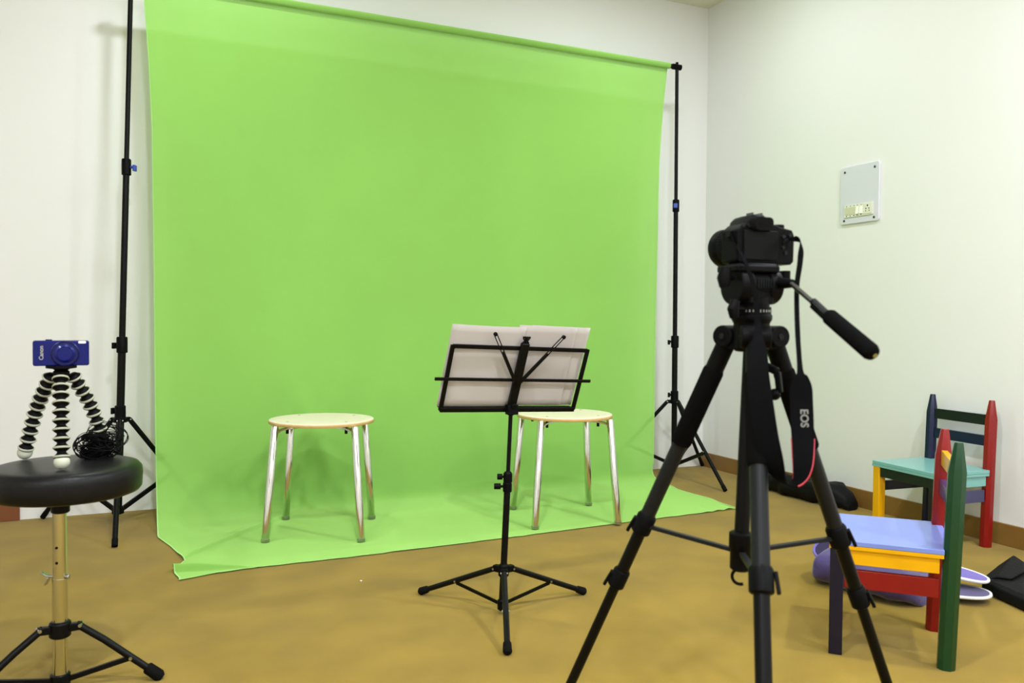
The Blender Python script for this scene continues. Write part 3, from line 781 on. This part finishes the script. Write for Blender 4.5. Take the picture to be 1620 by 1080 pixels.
MB().loft([[kp(x, y, z) for x, z in rrect(.040 * s_, .024 * s_, .008 * s_, cx=-.014, cz_=.066)] for y, s_ in ((-.018, 1.0), (-.030, 1.0), (-.034, .92))]).build('eyecup', M['black_rubber'], dc)
kprism(rrect(.022, .013, .003, cx=-.014, cz_=.066), -.0345, -.0340, 'viewfinder_window', M['hole'], dc, 0)
kprism(rrect(.070, .050, .003, cx=-.012, cz_=.031), -.0235, -.0195, 'rear_screen', M['screen_glass'], dc, .001)
for bx_, bz_ in ((.036, .047), (.036, .029), (.041, .020), (.050, .050), (-.048, .063), (-.036, .063)):
    MB().cyl(kp(bx_, -.0195, bz_), kp(bx_, -.0225, bz_), .0032, n=16).build('button', M['grey_metal'], dc)
MB().lathe([(.0085, 0), (.0085, .002), (.006, .0028), (.001, .0028)], kp(.043, -.0195, .036), -TY, 28).build('control_pad', M['camera_body'], dc)
MB().lathe([(.011, 0), (.0115, .002), (.0115, .009), (.010, .010), (.001, .010)], kp(.040, .000, .060), (0, 0, 1), 36).build('mode_dial', M['camera_body'], dc)
MB().cyl(kp(.050, .034, .058), kp(.052, .038, .066), .0055).build('shutter_button', M['grey_metal'], dc)
MB().box(kp(-.006, .004, .0845), (.018, .018, .002), RK).box(kp(-.0155, .004, .0865), (.002, .018, .004), RK).box(kp(.0035, .004, .0865), (.002, .018, .004), RK).build('hot_shoe', M['dark_steel'], dc)
lens = MB().lathe([(.030, 0), (.033, .002), (.033, .016), (.0315, .018), (.0335, .022), (.0335, .044), (.0325, .047), (.0345, .050), (.0350, .066), (.033, .070), (.028, .070), (.026, .062), (.0, .062)], kp(-.004, .026, .034), TY, 56).build('lens', M['black_plastic'], dc)
MB().lathe([(.0258, 0), (.015, .003), (.0, .004)], kp(-.004, .0885, .034), TY, 40).build('front_glass', M['lens_glass'], lens)
zr = MB()
for i in range(44):
    a = 2 * math.pi * i / 44
    zr.box(kp(-.004 + .0338 * math.cos(a), .062, .034 + .0338 * math.sin(a)), (.0016, .022, .0016), RK)
zr.build('zoom_ring', M['black_rubber'], lens)
for x_ in (-.060, .0625):
    MB().box(kp(x_, .002, .050), (.005, .012, .012), RK).build('strap_lug', M['black_metal'], dc, bevel=.001)

# strap (ribbon following a path; width vector and width given per point)
st = [  # point, width dir, width
    ((1.034, 1.112, 1.030), TY, .010), ((1.013, 1.062, 1.020), (.5, .6, 0), .010), ((1.002, 1.050, .985), Rv, .009),
    ((.990, 1.044, .940), Rv, .008), ((.971, 1.021, .872), Rv, .008), ((.954, .996, .808), Rv, .009),
    ((.951, .991, .796), Rv, .022), ((.949, .988, .780), Rv, .033), ((.946, .983, .755), Rv, .034), ((.938, .972, .716), Rv, .034), ((.930, .962, .690), Rv, .032),
    ((.920, .952, .660), Rv * .9 - F * .35, .028), ((.912, .952, .642), Rv * .6 - F * .6, .024), ((.902, .960, .634), Rv * .3 - F * .9, .024),
    ((.890, .966, .641), Rv * .5 - F * .8, .028), ((.880, .968, .662), Rv * .9 - F * .5, .032), ((.872, .975, .700), Rv, .034),
    ((.868, .984, .750), Rv, .035), ((.872, .999, .800), Rv, .033), ((.884, 1.014, .835), Rv, .028), ((.898, 1.030, .865), Rv, .012),
    ((.906, 1.042, .890), Rv, .010), ((.912, 1.060, .945), Rv, .007), ((.908, 1.085, .995), Rv * .7 + F * .7, .007), ((.9115, 1.122, 1.032), TY, .009)]
pts = catmull([p for p, _, _ in st], 6)
wd = catmull([V3(w).normalized() for _, w, _ in st], 6)
ww = [q.x for q in catmull([V3((w, 0, 0)) for _, _, w in st], 6)]
secs = []
for i, p in enumerate(pts):
    t_ = (pts[min(i + 1, len(pts) - 1)] - pts[max(i - 1, 0)]).normalized()
    w = wd[i]; w = (w - t_ * w.dot(t_)).normalized(); nn = t_.cross(w)
    hw = ww[i] / 2; th_ = .0012 if ww[i] > .014 else .0007
    secs.append([p + w * hw + nn * th_, p - w * hw + nn * th_, p - w * hw - nn * th_, p + w * hw - nn * th_])
strap = MB().loft(secs).build('strap', M['strap_black'], dc, ang=60)
for sgn in (1, -1):
    e_ = []
    for i in range(int(9.6 * 6), int(12.6 * 6)):
        t_ = (pts[i + 1] - pts[i - 1]).normalized(); w = wd[i]; w = (w - t_ * w.dot(t_)).normalized()
        e_.append(pts[i] + w * sgn * ww[i] / 2)
    MB().tube(e_, .0012, 8).build('red_piping', M['red_trim'], strap)
tdir = (V3((.938, .972, .716)) - V3((.946, .983, .755))).normalized()
wv = (Rv - tdir * Rv.dot(tdir)).normalized()
text_mesh('strap_lettering', 'EOS', .0165, M['letter_dim'], strap, V3((.942, .9775, .733)) - F * .0022 + Rv * .003, tdir, wv, .0002)

# ------------------------------------------------------------------ children's chairs
def post(w, hgt, pencil):
    """square-ish post with chamfered edges; pencil tip on the back posts"""
    def sec(z, s_):
        c = w * .28
        h_ = w / 2
        return [V3((x * s_, y * s_, z)) for x, y in ((h_ - c, -h_), (h_, -h_ + c), (h_, h_ - c), (h_ - c, h_), (-h_ + c, h_), (-h_, h_ - c), (-h_, -h_ + c), (-h_ + c, -h_))]
    if pencil: return [[p + V3((.019 * p.z / hgt, 0, 0)) for p in q] for q in (sec(0, .97), sec(.004, 1), sec(hgt - .075, 1), sec(hgt - .004, .50), sec(hgt, .44))]
    return [sec(0, 1), sec(hgt, 1)]
def kid_chair(label, loc, rz, c):
    t = thing('childrens_chair', label, 'chair', loc, rz, "painted wooden children's chairs")
    dx, dy = .132, .144
    for nm, x, y, pc in (('near_post', dx, -dy, 1), ('far_post', dx, dy, 1)):
        o = V3((x, y, 0))
        MB().loft([[p + o for p in s_] for s_ in post(.042, .583, True)]).build('back_post', M[c[nm]], t, local=True, ang=20)
    for nm, x, y in (('near_leg', -dx, -dy), ('far_leg', -dx, dy)):
        MB().box((x, y, .147), (.034, .034, .294)).build('leg', M[c[nm]], t, local=True, bevel=.002)
    MB().prism([V3((x, y, .296)) for x, y in ((-dx - .017, -dy - .022), (dx - .010, -dy - .022), (dx - .010, -dy + .022), (dx + .016, -dy + .022), (dx + .016, dy - .022), (dx - .010, dy - .022), (dx - .010, dy + .022), (-dx - .017, dy + .022))], (0, 0, .013)).build('seat', M[c['seat']], t, local=True, bevel=.0015)
    MB().prism([V3((x, y, .286)) for x, y in ((-dx - .019, -dy - .021), (dx - .011, -dy - .021), (dx - .011, dy + .021), (-dx - .019, dy + .021))], (0, 0, .0098)).build('seat_edge', M[c['near_apron']], t, local=True)
    MB().box((0, -dy - .006, .2655), (2 * dx - .040, .016, .0405)).build('apron', M[c['near_apron']], t, local=True, bevel=.001)
    MB().box((0, dy, .2655), (2 * dx - .040, .016, .0405)).build('apron', M[c['far_apron']], t, local=True, bevel=.001)
    MB().box((-dx - .004, 0, .2655), (.016, 2 * dy - .036, .0405)).build('apron', M[c['front_apron']], t, local=True, bevel=.001)
    MB().box((0, -dy, .205), (2 * dx - .038, .016, .048)).build('stretcher', M[c['near_stretcher']], t, local=True, bevel=.001)
    MB().box((0, dy, .205), (2 * dx - .038, .016, .040)).build('stretcher', M[c['far_stretcher']], t, local=True, bevel=.001)
    MB().box((dx + .0165, 0, .503), (.016, 2 * dy - .044, .042)).build('back_slat', M[c['top_slat']], t, local=True, bevel=.001)
    MB().box((dx + .0138, 0, .420), (.016, 2 * dy - .044, .042)).build('back_slat', M[c['low_slat']], t, local=True, bevel=.001)
    return t
kid_chair("painted wooden child's chair with blue seat and one green back post, nearest chair", (1.8895, 1.628, 0), R(-46),
          dict(near_post='green_paint', far_post='red_paint', near_leg='indigo_paint', far_leg='yellow_paint', seat='periwinkle_paint',
               near_apron='yellow_paint', far_apron='dark_green_paint', front_apron='indigo_paint', near_stretcher='red_paint',
               far_stretcher='dark_green_paint', top_slat='yellow_paint', low_slat='violet_paint'))
kid_chair("painted wooden child's chair with teal seat and navy and red posts, against the wall", (2.942, 2.328, 0), R(-5),
          dict(near_post='red_paint', far_post='navy_paint', near_leg='black_paint', far_leg='yellow_paint', seat='teal_paint',
               near_apron='teal_paint', far_apron='black_paint', front_apron='black_paint', near_stretcher='slate_violet_paint',
               far_stretcher='black_paint', top_slat='black_paint', low_slat='navy_paint'))

# ------------------------------------------------------------------ bags on the floor
def blob_bag(name, m, path, hw, hh, seed, parent=None, n=28, amp=.012, sq=.75, freq=14):
    secs = []; P = catmull(path, 10); k = len(P)
    for i, p in enumerate(P):
        t_ = (P[min(i + 1, k - 1)] - P[max(i - 1, 0)]).normalized(); sd = V3((t_.y, -t_.x, 0)).normalized()
        u = i / (k - 1); e = min(1, (min(u, 1 - u) / .10 + .02)) ** .5 if u < .5 or True else 1
        w = pw(hw, u) * (.35 + .65 * e); h_ = pw(hh, u) * (.25 + .75 * e); ring = []
        for j in range(n):
            a = 2 * math.pi * j / n; ca, sa = math.cos(a), math.sin(a)
            x = w * math.copysign(abs(ca) ** sq, ca); z = h_ / 2 + h_ / 2 * math.copysign(abs(sa) ** sq, sa)
            q = p + sd * x + V3((0, 0, z))
            d = amp * (noise.noise(V3((q.x * freq, q.y * freq, q.z * freq + seed))) + .5 * noise.noise(V3((q.x * freq * 2.3, q.y * freq * 2.3, q.z * 30 + seed))))
            q += (sd * ca + V3((0, 0, sa))) * d
            q.z = max(q.z, .003); ring.append(q)
        secs.append(ring)
    return MB().loft(secs).build(name, m, parent, ang=60)
b1 = blob_bag('cloth_bag', M['black_fabric'], [(3.075, 3.53, 0), (3.055, 3.36, 0), (3.045, 3.15, 0), (3.060, 2.84, 0)],
              [(0, .035), (.2, .060), (.6, .066), (1, .062)], [(0, .06), (.25, .095), (.6, .10), (1, .125)], 2.0, n=48, amp=.022, freq=11)
tag(b1, 'long crumpled black bag on the carpet along the skirting behind the tripod', 'bag')

pb = thing('purple_bag', 'soft purple bag with white-edged flaps lying behind the nearest child\'s chair', 'bag', (2.25, 1.93, 0))
blob_bag('body', M['purple_fabric'], [(2.165, 2.135, 0), (2.195, 2.02, 0), (2.225, 1.90, 0), (2.26, 1.79, 0)],
         [(0, .115), (.5, .12), (1, .10)], [(0, .118), (.4, .112), (1, .085)], 7.0, pb, n=44, amp=.014, freq=10)
# open mouth at the left end
op = []
for k in range(28):
    a = 2 * math.pi * k / 28
    op.append(V3((2.158 + .072 * math.cos(a), 2.078 + .060 * math.sin(a), .106 + .35 * (.078 * .72 * math.cos(a) + .062 * .69 * math.sin(a)))))
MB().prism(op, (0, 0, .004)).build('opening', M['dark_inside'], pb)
MB().tube([p + V3((0, 0, .004)) for p in op], .0045, 10, closed=True).build('rim', M['purple_lining'], pb)
def flap(cx, cy, cz, ra, rb_, rot, tiltz, m_, nm):
    o = []; n = 40
    for k in range(n):
        a = 2 * math.pi * k / n; x = ra * math.copysign(abs(math.cos(a)) ** .85, math.cos(a)); y = rb_ * math.copysign(abs(math.sin(a)) ** .85, math.sin(a))
        X = x * math.cos(rot) - y * math.sin(rot); Y = x * math.sin(rot) + y * math.cos(rot)
        o.append(V3((cx + X, cy + Y, cz + x * tiltz)))
    f_ = MB().prism(o, (0, 0, .008)).build(nm, m_, pb, bevel=.002)
    MB().tube([p + V3((0, 0, .005)) for p in o], .0052, 8, closed=True).build('piping', M['white_piping'], f_)
flap(2.435, 1.855, .064, .115, .062, R(-60), -.12, M['purple_lining'], 'flap')
flap(2.385, 1.805, .020, .110, .070, R(-55), .02, M['purple_fabric'], 'flap')

bp_ = thing('black_pouch', 'black fabric pouch with a folded flap at the right edge of the floor', 'pouch', (2.62, 1.72, 0))
def pouchf(z, s_):
    c = V3((2.63, 1.71, 0)); return [c + (V3(p) - c) * s_ + V3((0, 0, z)) for p in ((2.52, 1.80, 0), (2.46, 1.60, 0), (2.60, 1.50, 0), (2.80, 1.60, 0), (2.80, 1.80, 0), (2.66, 1.86, 0))]
MB().loft([pouchf(.003, .96), pouchf(.010, 1), pouchf(.038, .98), pouchf(.048, .88)]).build('body', M['black_fabric'], bp_, bevel=.006, seg=3)
MB().loft([[V3(p) for p in q] for q in (
    ((2.525, 1.800, .040), (2.535, 1.800, .050), (2.70, 1.865, .052), (2.70, 1.87, .040)),
    ((2.560, 1.775, .050), (2.565, 1.775, .062), (2.74, 1.84, .090), (2.745, 1.84, .078)),
    ((2.585, 1.745, .049), (2.590, 1.740, .056), (2.76, 1.79, .060), (2.77, 1.79, .048)))]).build('flap', M['black_fabric'], bp_, bevel=.003)

tag(MB().ball((.67, 2.70, .003), .004, 8, (1, .8, .7)).build('paper_scrap', M['paper_opaque'], None), 'tiny white scrap of paper on the carpet before the backdrop', 'paper')

# ------------------------------------------------------------------ switchboard on the right wall
sw = thing('switchboard', 'white wall switchboard with switches and socket on the right wall', 'switchboard', (WX, 2.92, 1.37))
def wp(y, z, o=0.0): return V3((WX - o, y, z))
def plate(y0, y1, z0, z1, r, o0, o1, name, m, par, bev=.0008):
    out = rrect(abs(y1 - y0), abs(z1 - z0), r, cx=(y0 + y1) / 2, cz_=(z0 + z1) / 2)
    return MB().prism([wp(y, z, o0) for y, z in out], (-(o1 - o0), 0, 0)).build(name, m, par, bevel=bev)
plate(2.802, 3.035, 1.370, 1.650, .012, -.001, .010, 'plate', M['panel'], sw, .002)
for y, z in ((3.008, 1.625), (2.828, 1.625), (3.008, 1.388), (2.828, 1.388)):
    s_ = MB().lathe([(.0060, 0), (.0060, .0015), (.003, .003), (.0, .003)], wp(y, z, .010), (-1, 0, 0), 20).build('screw', M['dark_steel'], sw)
fp = plate(2.832, 3.006, 1.402, 1.462, .003, .010, .014, 'module_frame', M['module'], sw)
for k in range(5):
    y1 = 3.000 - k * .0225; y0 = y1 - (.0205 if k < 3 else .0165)
    if k < 3: plate(y0, y1, 1.414, 1.450, .0015, .014, .0155, 'blank_cover', M['module_beige'], fp)
    else:
        r_ = MB(); r_.add([wp(y1, 1.414, .014), wp(y0, 1.414, .014), wp(y0, 1.450, .014), wp(y1, 1.450, .014), wp(y1, 1.414, .0205), wp(y0, 1.414, .0205), wp(y0, 1.450, .0155), wp(y1, 1.450, .0155)],
                          [(0, 1, 5, 4), (1, 2, 6, 5), (2, 3, 7, 6), (3, 0, 4, 7), (4, 5, 6, 7)])
        r_.build('rocker_switch', M['switch_white'], fp, smooth=False)
    MB().cyl(wp((y0 + y1) / 2, 1.456, .0141), wp((y0 + y1) / 2, 1.456, .0146), .0022, n=12).cyl(wp((y0 + y1) / 2, 1.408, .0141), wp((y0 + y1) / 2, 1.408, .0146), .0026, n=12).build('screw', M['dark_steel'], fp)
so = plate(2.838, 2.886, 1.408, 1.456, .002, .014, .016, 'socket', M['module'], fp)
ho = MB()
for y, z, r_ in ((2.862, 1.447, .0040), (2.853, 1.433, .0030), (2.871, 1.433, .0030), (2.852, 1.422, .0026), (2.872, 1.422, .0026)):
    ho.cyl(wp(y, z, .0158), wp(y, z, .0165), r_, n=14)
ho.build('socket_holes', M['hole'], so)
